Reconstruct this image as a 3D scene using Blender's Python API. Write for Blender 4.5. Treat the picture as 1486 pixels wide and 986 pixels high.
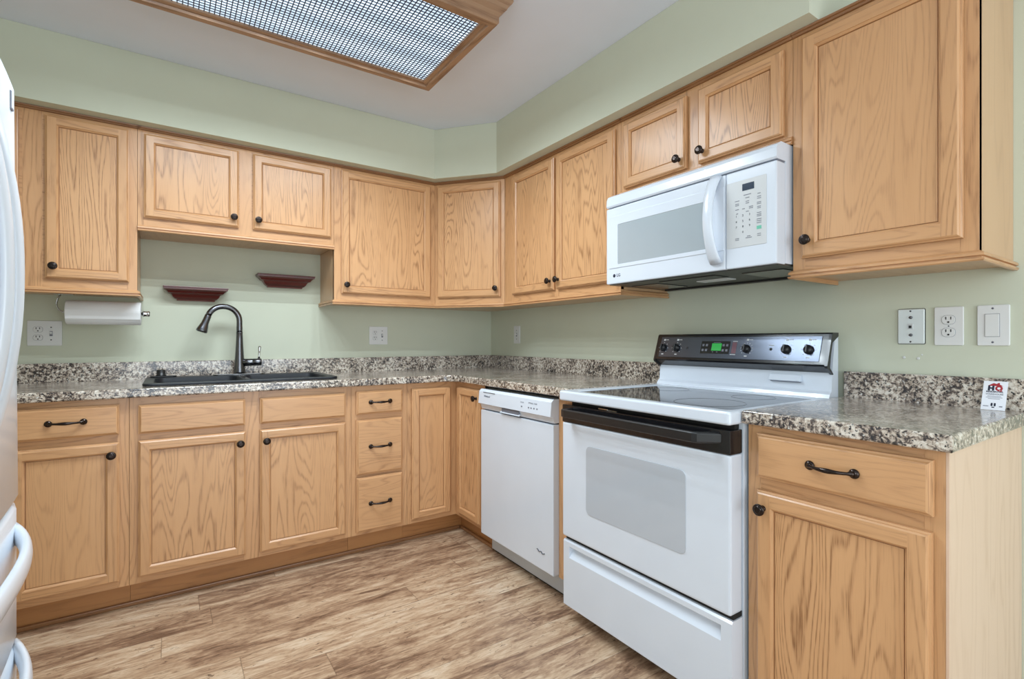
import bpy, bmesh, math, random
from mathutils import Matrix, Vector
random.seed(7)
for o in list(bpy.data.objects): bpy.data.objects.remove(o)
SC = bpy.context.scene
COL = SC.collection

# ------------------------------------------------------------------ camera
cam = bpy.data.cameras.new('camera')
camo = bpy.data.objects.new('camera', cam); COL.objects.link(camo)
cam.sensor_fit = 'HORIZONTAL'; cam.sensor_width = 36.0
cam.lens = 735.4/1486*36.0
cam.shift_x = -(760.15-743)/1486
cam.shift_y = (494.25-493)/1486
cam.clip_start = 0.02
camo.location = (-1.992, -3.288, 1.1356)
camo.rotation_euler = (math.pi/2, 0, -math.radians(34.91))
SC.camera = camo
# ------------------------------------------------------------------ light
SC.view_settings.view_transform = 'Standard'
SC.view_settings.look = 'None'
SC.view_settings.gamma = 1.0
SC.view_settings.use_curve_mapping = False
SC.view_settings.exposure = 0.14
W = bpy.data.worlds.new('world'); SC.world = W; W.use_nodes = True
W.node_tree.nodes['Background'].inputs[0].default_value = (0.80, 0.90, 1.0, 1)
W.node_tree.nodes['Background'].inputs[1].default_value = 1.0

def area(name, loc, rot, sx, sy, power, color):
    L = bpy.data.lights.new(name, 'AREA'); L.shape = 'RECTANGLE'; L.size = sx; L.size_y = sy
    L.energy = power; L.color = color
    o = bpy.data.objects.new(name, L); COL.objects.link(o); o.location = loc; o.rotation_euler = rot
    return o
# daylight entering through the patio door, plus an added side lamp for ambient light
area('daylight_patio_door', (-1.35, -5.93, 1.12), (math.radians(90), 0, 0), 2.2, 1.9, 54, (0.80, 0.91, 1.0))
area('added_side_fill', (-3.12, -4.35, 1.45), (math.radians(90), 0, math.radians(-90)), 1.5, 1.2, 29, (0.80, 0.91, 1.0))
FIXTURE = 1.15        # radiance of the ceiling fixture's panel

# ------------------------------------------------------------------ node helpers
def newmat(name):
    m = bpy.data.materials.new(name); m.use_nodes = True
    nt = m.node_tree
    return m, nt, nt.nodes['Principled BSDF']
def N(nt, t, **kw):
    n = nt.nodes.new(t)
    for k, v in kw.items(): setattr(n, k, v)
    return n
def math_(nt, op, a, b=None, c=None, clamp=False):
    n = N(nt, 'ShaderNodeMath', operation=op, use_clamp=clamp)
    for i, x in enumerate((a, b, c)):
        if x is None: continue
        if isinstance(x, (int, float)): n.inputs[i].default_value = x
        else: nt.links.new(x, n.inputs[i])
    return n.outputs[0]
def vmap(nt, vec, scale=(1, 1, 1), loc=(0, 0, 0)):
    n = N(nt, 'ShaderNodeMapping'); nt.links.new(vec, n.inputs[0])
    n.inputs['Scale'].default_value = scale; n.inputs['Location'].default_value = loc
    return n.outputs[0]
def noise(nt, vec, scale=1, detail=2, rough=.5, dist=0, lac=2.0):
    n = N(nt, 'ShaderNodeTexNoise'); nt.links.new(vec, n.inputs['Vector'])
    n.inputs['Scale'].default_value = scale; n.inputs['Detail'].default_value = detail
    n.inputs['Roughness'].default_value = rough; n.inputs['Distortion'].default_value = dist
    return n.outputs['Fac']
def ramp(nt, fac, stops, interp='LINEAR'):
    n = N(nt, 'ShaderNodeValToRGB'); nt.links.new(fac, n.inputs[0]); r = n.color_ramp; r.interpolation = interp
    while len(r.elements) < len(stops): r.elements.new(0.5)
    for e, (p, c) in zip(r.elements, stops):
        e.position = p; e.color = (*c, 1) if len(c) == 3 else c
    return n.outputs[0]
def mix(nt, fac, a, b, mode='MIX'):
    n = N(nt, 'ShaderNodeMix', data_type='RGBA', blend_type=mode)
    if isinstance(fac, (int, float)): n.inputs[0].default_value = fac
    else: nt.links.new(fac, n.inputs[0])
    for i, x in ((6, a), (7, b)):
        if isinstance(x, tuple): n.inputs[i].default_value = (*x[:3], 1)
        else: nt.links.new(x, n.inputs[i])
    return n.outputs[2]
def bump(nt, bs, h, strength=.2, dist=.001):
    n = N(nt, 'ShaderNodeBump'); n.inputs['Strength'].default_value = strength; n.inputs['Distance'].default_value = dist
    nt.links.new(h, n.inputs['Height']); nt.links.new(n.outputs[0], bs.inputs['Normal'])
def sr(r, g, b):
    f = lambda c: (c/255/12.92) if c/255 <= .04045 else ((c/255+.055)/1.055)**2.4
    return (f(r), f(g), f(b))

def plain(name, col, rough=.5, metal=0, coat=0, bumpy=0, bscale=300, spec=.5):
    m, nt, bs = newmat(name)
    tc = N(nt, 'ShaderNodeTexCoord').outputs['Object']
    f = noise(nt, tc, 6, 2)
    c = mix(nt, f, tuple(x*.97 for x in col), tuple(min(1, x*1.03) for x in col))
    nt.links.new(c, bs.inputs['Base Color'])
    bs.inputs['Roughness'].default_value = rough; bs.inputs['Metallic'].default_value = metal
    bs.inputs['Coat Weight'].default_value = coat; bs.inputs['Specular IOR Level'].default_value = spec
    bs.inputs['Coat Roughness'].default_value = .08
    if bumpy: bump(nt, bs, noise(nt, tc, bscale, 3), bumpy, .001)
    return m

def oak(name, light, dark, line, contrast=.55, rough=.34, rings=9.0):
    m, nt, bs = newmat(name)
    uv = N(nt, 'ShaderNodeUVMap', uv_map='UVMap').outputs[0]
    low = noise(nt, vmap(nt, uv, (8.5, .95, 1)), 1, 1.5, .45, .25)
    r = math_(nt, 'MULTIPLY', low, rings*6.28)
    wob = noise(nt, vmap(nt, uv, (60, 14, 1)), 1, 2)
    r = math_(nt, 'ADD', r, math_(nt, 'MULTIPLY', wob, 2.2))
    s = math_(nt, 'SINE', r)
    s = math_(nt, 'MULTIPLY_ADD', s, .5, .5)
    s = math_(nt, 'POWER', s, 4.5)
    pores = noise(nt, vmap(nt, uv, (420, 11, 1)), 1, 2, .6)
    pr = math_(nt, 'MULTIPLY_ADD', pores, 5.0, -2.0, clamp=True)
    linef = math_(nt, 'MULTIPLY', s, math_(nt, 'MULTIPLY_ADD', pr, .8, .25))
    figure = math_(nt, 'MULTIPLY_ADD', noise(nt, vmap(nt, uv, (2.2, .5, 1), (3, 7, 0)), 1, 1), 3.4, -1.15, clamp=True)
    linef = math_(nt, 'MULTIPLY', linef, math_(nt, 'MULTIPLY_ADD', figure, .75, .3))
    tone = noise(nt, vmap(nt, uv, (9, .7, 1)), 1, 3, .55)
    base = mix(nt, tone, dark, light)
    base = mix(nt, math_(nt, 'MULTIPLY', linef, contrast, clamp=True), base, line)
    fine = math_(nt, 'MULTIPLY_ADD', noise(nt, vmap(nt, uv, (520, 10, 1), (5, 1, 0)), 1, 1), 2.4, -1.3, clamp=True)
    base = mix(nt, math_(nt, 'MULTIPLY', fine, .28), base, line)
    nt.links.new(base, bs.inputs['Base Color'])
    bs.inputs['Roughness'].default_value = rough
    bs.inputs['Specular IOR Level'].default_value = .5
    bs.inputs['Coat Weight'].default_value = .25; bs.inputs['Coat Roughness'].default_value = .22
    bump(nt, bs, math_(nt, 'SUBTRACT', 1.0, math_(nt, 'ADD', linef, math_(nt, 'MULTIPLY', fine, .4))), .18, .0006)
    return m

M = {}
M['oak'] = oak('oak', sr(217, 168, 121), sr(196, 145, 99), sr(132, 84, 48), rings=17)
M['oak_panel'] = oak('oak_panel', sr(220, 171, 124), sr(200, 149, 102), sr(130, 84, 48), contrast=.80, rings=26)
M['oak_end'] = oak('oak_end', sr(212, 172, 132), sr(200, 158, 118), sr(160, 114, 78), contrast=.4, rings=9)
M['oak_fixture'] = oak('oak_fixture', sr(170, 134, 104), sr(148, 112, 84), sr(92, 58, 34), contrast=.8)
M['oak_dark'] = oak('oak_dark', sr(158, 112, 72), sr(134, 90, 54), sr(96, 58, 30), contrast=.5, rough=.4)
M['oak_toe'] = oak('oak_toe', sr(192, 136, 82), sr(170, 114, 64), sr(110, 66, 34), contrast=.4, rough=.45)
M['oak_end_daylit'] = oak('oak_end_daylit', sr(228, 200, 176), sr(220, 188, 162), sr(188, 148, 114), contrast=.4, rings=8)  # paler copy of the end oak, daylight brightness put into its colour
M['mahogany'] = oak('mahogany', sr(104, 34, 24), sr(78, 22, 16), sr(34, 8, 6), contrast=.6, rough=.3)
M['wall'] = plain('sage_wall_paint', sr(206, 209, 189), .75, bumpy=.12, bscale=220, spec=.25)
M['ceil'] = plain('white_ceiling_paint', sr(226, 231, 242), .9, bumpy=.12, bscale=160, spec=.2)
M['white'] = plain('white_enamel', sr(218, 225, 235), .22, coat=.3)
M['white_soft'] = plain('white_plastic', sr(226, 226, 224), .38)
M['grey_white'] = plain('pale_grey_plastic', sr(205, 207, 208), .35)
M['glass_grey'] = plain('oven_glass', sr(186, 192, 200), .08, coat=.4)
M['mwglass'] = plain('microwave_glass', sr(168, 178, 184), .12, coat=.5)
M['screen_dots'] = plain('display_navy', sr(40, 56, 76), .15)
M['black'] = plain('gloss_black_plastic', (.010, .010, .012), .16, coat=.2)
M['black_soft'] = plain('satin_black', (.014, .014, .015), .35)
M['under'] = plain('dark_underside', sr(62, 62, 58), .4)
M['cook_glass'] = plain('black_ceramic_glass', (.022, .025, .030), .06, spec=.28)
M['burner'] = plain('burner_ring', (.10, .105, .11), .15)
M['console'] = plain('brushed_dark_console', sr(92, 98, 110), .20, metal=.7)
M['bronze'] = plain('oiled_bronze', sr(58, 50, 47), .22, metal=.85)
M['chrome'] = plain('polished_chrome', sr(200, 200, 200), .10, metal=1)
M['nickel'] = plain('brushed_dark_nickel', sr(112, 112, 116), .24, metal=1)
M['steel'] = plain('stainless_plate', sr(225, 230, 228), .32, metal=.55)
M['sink'] = plain('black_composite', sr(17, 21, 30), .42, bumpy=.1, bscale=700)
M['paper'] = plain('white_paper', sr(238, 238, 238), .95, bumpy=.5, bscale=260, spec=.1)
M['card'] = plain('white_card', sr(238, 240, 246), .6)
M['ink_red'] = plain('red_ink', sr(170, 40, 48), .6)
M['ink_navy'] = plain('navy_ink', sr(28, 34, 56), .6)
M['ink_grey'] = plain('grey_ink', sr(120, 122, 132), .6)
M['ink_green'] = plain('green_ink', sr(110, 190, 165), .6)
M['ink_white'] = plain('white_ink', sr(215, 215, 215), .5)
M['ink_pink'] = plain('maroon_ink', sr(120, 80, 90), .5)
M['slot'] = plain('dark_slot', (.02, .02, .02), .6)
M['fridge'] = plain('white_fridge_steel', sr(226, 232, 240), .28, coat=.3, bumpy=.06, bscale=500)
M['gap'] = plain('dark_gap', (.012, .011, .010), .7)
M['toe_white'] = plain('toe_panel_white', sr(190, 194, 198), .4)  # duller white, used only for the dishwasher toe panel

def emit(name, col, s, base=(.5, .5, .5)):
    m, nt, bs = newmat(name)
    bs.inputs['Base Color'].default_value = (*base, 1)
    bs.inputs['Emission Color'].default_value = (*col, 1); bs.inputs['Emission Strength'].default_value = s
    return m
M['led'] = emit('green_display', (.03, .75, .10), .38, (.01, .05, .02))
# fixture panel: tubes glow brighter than the gaps between them
m, nt, bs = newmat('fixture_panel'); M['lens'] = m
tc = N(nt, 'ShaderNodeTexCoord').outputs['Object']
sep = N(nt, 'ShaderNodeSeparateXYZ'); nt.links.new(tc, sep.inputs[0])
bands = math_(nt, 'MULTIPLY_ADD', math_(nt, 'SINE', math_(nt, 'MULTIPLY', sep.outputs[1], 6.283/.155)), .5, .5)
st = math_(nt, 'MULTIPLY_ADD', bands, FIXTURE*.5, FIXTURE*.75)
bs.inputs['Base Color'].default_value = (.7, .75, .8, 1)
bs.inputs['Emission Color'].default_value = (.66, .85, 1.0, 1)
nt.links.new(st, bs.inputs['Emission Strength'])
M['louver'] = plain('louver_plastic', sr(50, 68, 96), .4)

# window glass in the rear
m, nt, bs = newmat('window_glass'); M['winglass'] = m
bs.inputs['Transmission Weight'].default_value = 1; bs.inputs['Roughness'].default_value = 0; bs.inputs['IOR'].default_value = 1.45

# speckled laminate countertop
def granite(name, warm):
    m, nt, bs = newmat(name)
    tc = N(nt, 'ShaderNodeTexCoord').outputs['Object']
    cl = noise(nt, tc, 11, 2, .5)
    a = noise(nt, tc, 80, 4, .66, .6)
    a = math_(nt, 'ADD', a, math_(nt, 'MULTIPLY_ADD', cl, .34, -.17))
    c = ramp(nt, a, [(.35, sr(38, 33, 33)), (.42, sr(86, 74, 68)), (.48, sr(154, 138, 124)), (.55, sr(196, 182, 166)), (.64, sr(224, 216, 204))])
    b = noise(nt, vmap(nt, tc, (1, 1, 1), (4, 2, 9)), 135, 3, .6)
    bm_ = math_(nt, 'MULTIPLY_ADD', b, -16, 6.9, clamp=True)
    c = mix(nt, bm_, c, sr(30, 27, 28))
    v = noise(nt, vmap(nt, tc, (1, 1, 1), (8, 5, 1)), 90, 2, .5)
    c = mix(nt, math_(nt, 'MULTIPLY_ADD', v, 9, -5.6, clamp=True), c, sr(228, 226, 220))
    nt.links.new(c, bs.inputs['Base Color'])
    bs.inputs['Roughness'].default_value = .2; bs.inputs['Specular IOR Level'].default_value = .55
    bs.inputs['Coat Weight'].default_value = .5; bs.inputs['Coat Roughness'].default_value = .15
    return m
M['granite'] = granite('speckled_laminate', 0)

# rustic plank floor, boards along X
m, nt, bs = newmat('rustic_plank_floor'); M['floor'] = m
tc = N(nt, 'ShaderNodeTexCoord').outputs['Object']
sep = N(nt, 'ShaderNodeSeparateXYZ'); nt.links.new(tc, sep.inputs[0])
row = math_(nt, 'FLOOR', math_(nt, 'DIVIDE', sep.outputs[1], .152))
wn = N(nt, 'ShaderNodeTexWhiteNoise', noise_dimensions='1D'); nt.links.new(row, wn.inputs['W'])
xs = math_(nt, 'ADD', sep.outputs[0], math_(nt, 'MULTIPLY', wn.outputs[0], 1.22))
colm = math_(nt, 'FLOOR', math_(nt, 'DIVIDE', xs, 1.22))
wn2 = N(nt, 'ShaderNodeTexWhiteNoise', noise_dimensions='2D')
cmb = N(nt, 'ShaderNodeCombineXYZ'); nt.links.new(row, cmb.inputs[0]); nt.links.new(colm, cmb.inputs[1]); nt.links.new(cmb.outputs[0], wn2.inputs['Vector'])
rnd = wn2.outputs[0]
off = N(nt, 'ShaderNodeCombineXYZ'); nt.links.new(math_(nt, 'MULTIPLY', rnd, 37), off.inputs[0]); nt.links.new(math_(nt, 'MULTIPLY', rnd, 11), off.inputs[2])
pv = N(nt, 'ShaderNodeVectorMath', operation='ADD'); nt.links.new(tc, pv.inputs[0]); nt.links.new(off.outputs[0], pv.inputs[1]); pv = pv.outputs[0]
g1 = noise(nt, vmap(nt, pv, (2.3, 10, 1)), 1, 5, .66, 1.3)
g2 = noise(nt, vmap(nt, pv, (13, 62, 1)), 1, 4, .65, 1.0)
g3 = noise(nt, vmap(nt, pv, (15, 42, 1), (3, 3, 3)), 1, 5, .68, 1.6)
f = math_(nt, 'ADD', math_(nt, 'MULTIPLY', g1, .60), math_(nt, 'MULTIPLY', g2, .40))
f = math_(nt, 'ADD', f, math_(nt, 'MULTIPLY_ADD', rnd, .10, -.05))
c = ramp(nt, f, [(.32, sr(98, 72, 55)), (.41, sr(146, 114, 90)), (.48, sr(180, 148, 119)), (.56, sr(206, 178, 148)), (.68, sr(226, 206, 182))])
c = mix(nt, math_(nt, 'MULTIPLY_ADD', g3, -10, 4.05, clamp=True), c, sr(92, 66, 48))
fy = math_(nt, 'FRACT', math_(nt, 'DIVIDE', sep.outputs[1], .152))
ey = math_(nt, 'LESS_THAN', math_(nt, 'MINIMUM', fy, math_(nt, 'SUBTRACT', 1.0, fy)), .010)
fx = math_(nt, 'FRACT', math_(nt, 'DIVIDE', xs, 1.22))
ex = math_(nt, 'LESS_THAN', math_(nt, 'MINIMUM', fx, math_(nt, 'SUBTRACT', 1.0, fx)), .0014)
seam = math_(nt, 'MAXIMUM', ey, ex)
c = mix(nt, math_(nt, 'MULTIPLY', seam, .42), c, sr(84, 60, 44))
nt.links.new(c, bs.inputs['Base Color'])
nt.links.new(math_(nt, 'MULTIPLY_ADD', g2, .25, .26), bs.inputs['Roughness'])
bump(nt, bs, math_(nt, 'SUBTRACT', g2, math_(nt, 'MULTIPLY', seam, .6)), .25, .0012)

# ------------------------------------------------------------------ mesh builder
class P:
    """collects geometry for ONE mesh part, with grain-aligned UVs"""
    def __init__(s): s.v = []; s.f = []; s.uv = []; s.sm = []
    def add(s, verts, faces, grain='z', smooth=False, mat=None, rot=0):
        if mat is not None: verts = [mat @ Vector(v) for v in verts]
        else: verts = [Vector(v) for v in verts]
        b = len(s.v); s.v += verts
        ou, ov = random.uniform(0, 40), random.uniform(0, 40)
        gi = 'xyz'.index(grain)
        for f in faces:
            vs = [verts[i] for i in f]
            n = Vector((0, 0, 0))
            for i in range(len(vs)):
                a, c = vs[i], vs[(i+1) % len(vs)]
                n += Vector(((a.y-c.y)*(a.z+c.z), (a.z-c.z)*(a.x+c.x), (a.x-c.x)*(a.y+c.y)))
            d = max(range(3), key=lambda i: abs(n[i]))
            rest = [i for i in range(3) if i != gi and i != d]
            if d == gi: ui, vi = [i for i in range(3) if i != gi]
            else: ui, vi = rest[0], gi
            s.f.append([i+b for i in f]); s.sm.append(smooth)
            s.uv.append([(p[ui]+ou, p[vi]+ov) for p in vs])
        return s
    def box(s, x0, x1, y0, y1, z0, z1, c=0, grain='z', mat=None):
        if x0 > x1: x0, x1 = x1, x0
        if y0 > y1: y0, y1 = y1, y0
        if z0 > z1: z0, z1 = z1, z0
        if c <= 0:
            v = [(x, y, z) for x in (x0, x1) for y in (y0, y1) for z in (z0, z1)]
            f = [(0, 1, 3, 2), (4, 6, 7, 5), (0, 4, 5, 1), (2, 3, 7, 6), (0, 2, 6, 4), (1, 5, 7, 3)]
            return s.add(v, f, grain, mat=mat)
        c = min(c, (x1-x0)*.45, (y1-y0)*.45, (z1-z0)*.45)
        bm = bmesh.new(); bmesh.ops.create_cube(bm, size=1)
        for v in bm.verts:
            v.co = Vector(((x0+x1)/2+v.co.x*(x1-x0), (y0+y1)/2+v.co.y*(y1-y0), (z0+z1)/2+v.co.z*(z1-z0)))
        bmesh.ops.bevel(bm, geom=bm.edges[:], offset=c, segments=2, profile=.6, affect='EDGES')
        return s.frombm(bm, grain, mat=mat)
    def frombm(s, bm, grain='z', smooth=False, mat=None):
        bm.verts.ensure_lookup_table(); bm.verts.index_update()
        v = [tuple(x.co) for x in bm.verts]; f = [[q.index for q in fc.verts] for fc in bm.faces]
        bm.free(); return s.add(v, f, grain, smooth, mat)
    def prism(s, poly, axis, a0, a1, grain=None, mat=None, smooth=False):
        """polygon in the two other axes (in xyz order) swept along axis"""
        ai = 'xyz'.index(axis); oth = [i for i in range(3) if i != ai]
        v = []
        for a in (a0, a1):
            for p in poly:
                q = [0, 0, 0]; q[ai] = a; q[oth[0]] = p[0]; q[oth[1]] = p[1]; v.append(tuple(q))
        n = len(poly)
        ar = sum(poly[i][0]*poly[(i+1) % n][1]-poly[(i+1) % n][0]*poly[i][1] for i in range(n))
        f = [list(range(n))[::-1], list(range(n, 2*n))]+[[i, (i+1) % n, (i+1) % n+n, i+n] for i in range(n)]
        flip = (ar < 0) != (axis == 'y') != (a1 < a0)
        if flip: f = [x[::-1] for x in f]
        if smooth:
            s.add(v, f[:2], grain or axis, False, mat); return s.add(v, f[2:], grain or axis, True, mat)
        return s.add(v, f, grain or axis, False, mat)
    def sweep(s, path, prof, grain='x'):
        """path: list of (x,y) run points; prof: closed list of (out,z); 'out' is to the left-normal side given by mitre"""
        rings = []
        n = len(path)
        for i, p in enumerate(path):
            p = Vector(p)
            d1 = (p-Vector(path[i-1])).normalized() if i else None
            d2 = (Vector(path[i+1])-p).normalized() if i < n-1 else None
            if d1 is None: d1 = d2
            if d2 is None: d2 = d1
            n1 = Vector((d1.y, -d1.x)); n2 = Vector((d2.y, -d2.x))
            m_ = (n1+n2); m_ = m_/(m_.length_squared/2) if m_.length > 1e-6 else n1
            rings.append([(p.x+m_.x*o, p.y+m_.y*o, z) for o, z in prof])
        k = len(prof)
        for i in range(n-1):
            v = rings[i]+rings[i+1]
            f = [[j, (j+1) % k, (j+1) % k+k, j+k] for j in range(k)]
            dx = abs(rings[i+1][0][0]-rings[i][0][0]); dy = abs(rings[i+1][0][1]-rings[i][0][1])
            if i == 0: f.append(list(range(k))[::-1])
            if i == n-2: f.append(list(range(k, 2*k)))
            s.add(v, f, 'x' if dx >= dy else 'y')
        return s
    def lathe(s, prof, seg=24, mat=None, smooth=True, grain='z'):
        """prof: (r, h) around local z"""
        v = []; f = []; k = len(prof)
        for i in range(seg):
            a = 2*math.pi*i/seg
            for r, h in prof: v.append((r*math.cos(a), r*math.sin(a), h))
        for i in range(seg):
            j = (i+1) % seg
            for q in range(k-1): f.append([i*k+q, j*k+q, j*k+q+1, i*k+q+1])
        s.add(v, f, grain, smooth, mat)
        if prof[0][0] > 1e-6: s.add([v[i*k] for i in range(seg)], [list(range(seg))[::-1]], grain, False, mat)
        if prof[-1][0] > 1e-6: s.add([v[i*k+k-1] for i in range(seg)], [list(range(seg))], grain, False, mat)
        return s
    def tube(s, pts, rad, seg=12, sq=None, smooth=True, grain='z', caps=True, up=None):
        """tube along pts; rad number/list; sq=(a,b) elliptical/flat cross-section factors"""
        pts = [Vector(p) for p in pts]; n = len(pts)
        if not isinstance(rad, (list, tuple)): rad = [rad]*n
        rings = []; ref = Vector(up) if up else Vector((0, 0, 1))
        for i, p in enumerate(pts):
            t = (pts[min(i+1, n-1)]-pts[max(i-1, 0)]).normalized()
            r = ref if abs(t.dot(ref)) < .95 else Vector((0, 1, 0)) if abs(t.y) < .9 else Vector((1, 0, 0))
            a = t.cross(r).normalized(); b = a.cross(t).normalized()
            if rings and not up:      # keep frames from flipping
                a = (pa-t*pa.dot(t)).normalized(); b = a.cross(t).normalized()
            pa = a
            w, h = sq if sq else (1, 1)
            rings.append([p+a*(math.cos(2*math.pi*k/seg)*rad[i]*w)+b*(math.sin(2*math.pi*k/seg)*rad[i]*h) for k in range(seg)])
        v = [q for r in rings for q in r]; f = []
        for i in range(n-1):
            for k in range(seg):
                f.append([i*seg+k, (i+1)*seg+k, (i+1)*seg+(k+1) % seg, i*seg+(k+1) % seg])
        s.add(v, f, grain, smooth)
        if caps:
            s.add(rings[0], [list(range(seg))], grain); s.add(rings[-1], [list(range(seg))[::-1]], grain)
        return s
    def slab(s, loops, thick, bevel, mat=None, grain='x'):
        """flat rounded-edge plate from 2D loops (first outer, others holes), centred on z=0"""
        cu = bpy.data.curves.new('tmp', 'CURVE'); cu.dimensions = '2D'; cu.fill_mode = 'BOTH'
        cu.extrude = max(thick/2-bevel, 0); cu.bevel_depth = bevel; cu.bevel_resolution = 3; cu.offset = -bevel
        for lp in loops:
            sp = cu.splines.new('POLY'); sp.points.add(len(lp)-1); sp.use_cyclic_u = True
            for q, p in zip(sp.points, lp): q.co = (p[0], p[1], 0, 1)
        o = bpy.data.objects.new('tmp', cu); COL.objects.link(o)
        dg = bpy.context.evaluated_depsgraph_get(); e = o.evaluated_get(dg); me = e.to_mesh()
        v = [tuple(x.co) for x in me.vertices]; f = [list(p.vertices) for p in me.polygons]
        e.to_mesh_clear(); bpy.data.objects.remove(o); bpy.data.curves.remove(cu)
        return s.add(v, f, grain, False, mat)
    def text(s, txt, size, mat, depth=.0004, align='CENTER', bold=0):
        cu = bpy.data.curves.new('tmp', 'FONT'); cu.body = txt; cu.size = size; cu.align_x = align; cu.align_y = 'CENTER'
        cu.extrude = depth/2; cu.resolution_u = 3; cu.offset = bold
        o = bpy.data.objects.new('tmp', cu); COL.objects.link(o)
        dg = bpy.context.evaluated_depsgraph_get(); e = o.evaluated_get(dg); me = e.to_mesh()
        v = [tuple(x.co) for x in me.vertices]; f = [list(p.vertices) for p in me.polygons]
        e.to_mesh_clear(); bpy.data.objects.remove(o); bpy.data.curves.remove(cu)
        return s.add(v, f, 'x', False, mat)

def rrect(x0, x1, y0, y1, r, seg=6):
    pts = []
    for cx, cy, a0 in ((x1-r, y1-r, 0), (x0+r, y1-r, 90), (x0+r, y0+r, 180), (x1-r, y0+r, 270)):
        for k in range(seg+1):
            a = math.radians(a0+90*k/seg); pts.append((cx+r*math.cos(a), cy+r*math.sin(a)))
    return pts

Rz = lambda a: Matrix.Rotation(math.radians(a), 4, 'Z')
RUN = {'back': Matrix.Identity(4), 'right': Rz(-90), 'left': Rz(90)}

def link(p, name, mat, parent=None, origin=(0, 0, 0), auto=False):
    me = bpy.data.meshes.new(name)
    org = Vector(origin)
    me.from_pydata([tuple(v-org) for v in p.v], [], p.f)
    uvl = me.uv_layers.new(name='UVMap'); i = 0
    flat = []
    for uv in p.uv:
        for a in uv: flat += a
    uvl.data.foreach_set('uv', flat)
    me.polygons.foreach_set('use_smooth', p.sm)
    me.materials.append(mat if not isinstance(mat, str) else M[mat])
    bm = bmesh.new(); bm.from_mesh(me)
    bmesh.ops.remove_doubles(bm, verts=bm.verts[:], dist=1e-6)
    bm.to_mesh(me); bm.free()
    me.update()
    o = bpy.data.objects.new(name, me); COL.objects.link(o)
    if parent: o.parent = parent
    return o

class Thing:
    def __init__(s, name, label, cat, run='back', at=(0, 0, 0), group=None, mtx=None):
        s.M = mtx if mtx is not None else RUN[run]
        s.at = Vector(at)
        s.o = bpy.data.objects.new(name, None); COL.objects.link(s.o)
        s.o.empty_display_size = .05
        s.o.matrix_world = s.M @ Matrix.Translation(s.at)
        s.o['label'] = label; s.o['category'] = cat
        if group: s.o['group'] = group
    def part(s, p, name, mat, parent=None, label=None):
        o = link(p, name, mat, parent or s.o, s.at)
        if label: o['label'] = label
        return o

def single(p, name, mat, label, cat, run='back', at=(0, 0, 0), group=None):
    """a thing that is one mesh"""
    o = link(p, name, mat, None, at); o.matrix_world = RUN[run] @ Matrix.Translation(Vector(at))
    o['label'] = label; o['category'] = cat
    if group: o['group'] = group
    return o

def struct(p, name, mat, parent=None):
    o = link(p, name, mat, parent)
    if parent is None: o['kind'] = 'structure'
    return o

# ------------------------------------------------------------------ room shell
CE = 2.44; XL = -3.14; YR = -6.0
struct(P().box(XL-.1, .1, YR-.1, .1, -.1, 0), 'floor', 'floor')
struct(P().box(XL-.1, .1, YR-.1, .1, CE, CE+.1), 'ceiling', 'ceil')
struct(P().box(XL-.1, .1, 0, .1, 0, CE), 'wall_back', 'wall')
struct(P().box(0, .1, YR, 0, 0, CE), 'wall_right', 'wall')
p = P()      # left wall with an added, unseen window opening for ambient light
wy0, wy1, wz0, wz1 = -5.15, -3.55, .85, 2.05
p.box(XL-.1, XL, wy1, 0, 0, CE).box(XL-.1, XL, YR, wy0, 0, CE).box(XL-.1, XL, wy0, wy1, 0, wz0).box(XL-.1, XL, wy0, wy1, wz1, CE)
struct(p, 'wall_left', 'wall')
p = P()      # rear wall with the patio-door opening
dx0, dx1, dz1 = -2.50, -.20, 2.10
p.box(XL-.1, dx0, YR-.1, YR, 0, CE).box(dx1, .1, YR-.1, YR, 0, CE).box(dx0, dx1, YR-.1, YR, dz1, CE)
struct(p, 'wall_rear', 'wall')
p = P()
for a, b in ((dx0, dx0+.06), ((dx0+dx1)/2-.03, (dx0+dx1)/2+.03), (dx1-.06, dx1)): p.box(a, b, YR-.08, YR-.02, 0, dz1, .004)
p.box(dx0, dx1, YR-.08, YR-.02, dz1-.06, dz1, .004).box(dx0, dx1, YR-.08, YR-.02, 0, .05, .004)
wf = struct(p, 'window_1', 'white_soft')
struct(P().box(dx0+.06, dx1-.06, YR-.055, YR-.049, .05, dz1-.06), 'window_pane', 'winglass', wf)
p = P()
for a, b in ((wy0, wy0+.05), ((wy0+wy1)/2-.02, (wy0+wy1)/2+.02), (wy1-.05, wy1)): p.box(XL-.08, XL-.02, a, b, wz0, wz1, .004)
p.box(XL-.08, XL-.02, wy0, wy1, wz0, wz0+.05, .004).box(XL-.08, XL-.02, wy0, wy1, wz1-.05, wz1, .004)
wf = struct(p, 'added_side_window', 'white_soft')  # unseen window, added to go with the side fill lamp
struct(P().box(XL-.055, XL-.049, wy0+.05, wy1-.05, wz0+.05, wz1-.05), 'window_pane', 'winglass', wf)

# soffit above the cabinets (boxed-in drywall): back run, angled corner, right run ending short of the last cabinet
SB = 2.136
poly = [(XL+.001, -.001), (XL+.001, -.40), (-.650, -.40), (-.395, -.715), (-.395, -2.519), (-.001, -2.519), (-.001, -.001)]
p = P()
n = len(poly)
v = [(x, y, SB) for x, y in poly]+[(x, y, CE-.001) for x, y in poly]
p.add(v, [list(range(n)), list(range(2*n-1, n-1, -1))]+[[i, i+n, (i+1) % n+n, (i+1) % n] for i in range(n)])
struct(p, 'wall_soffit', 'wall')

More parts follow.
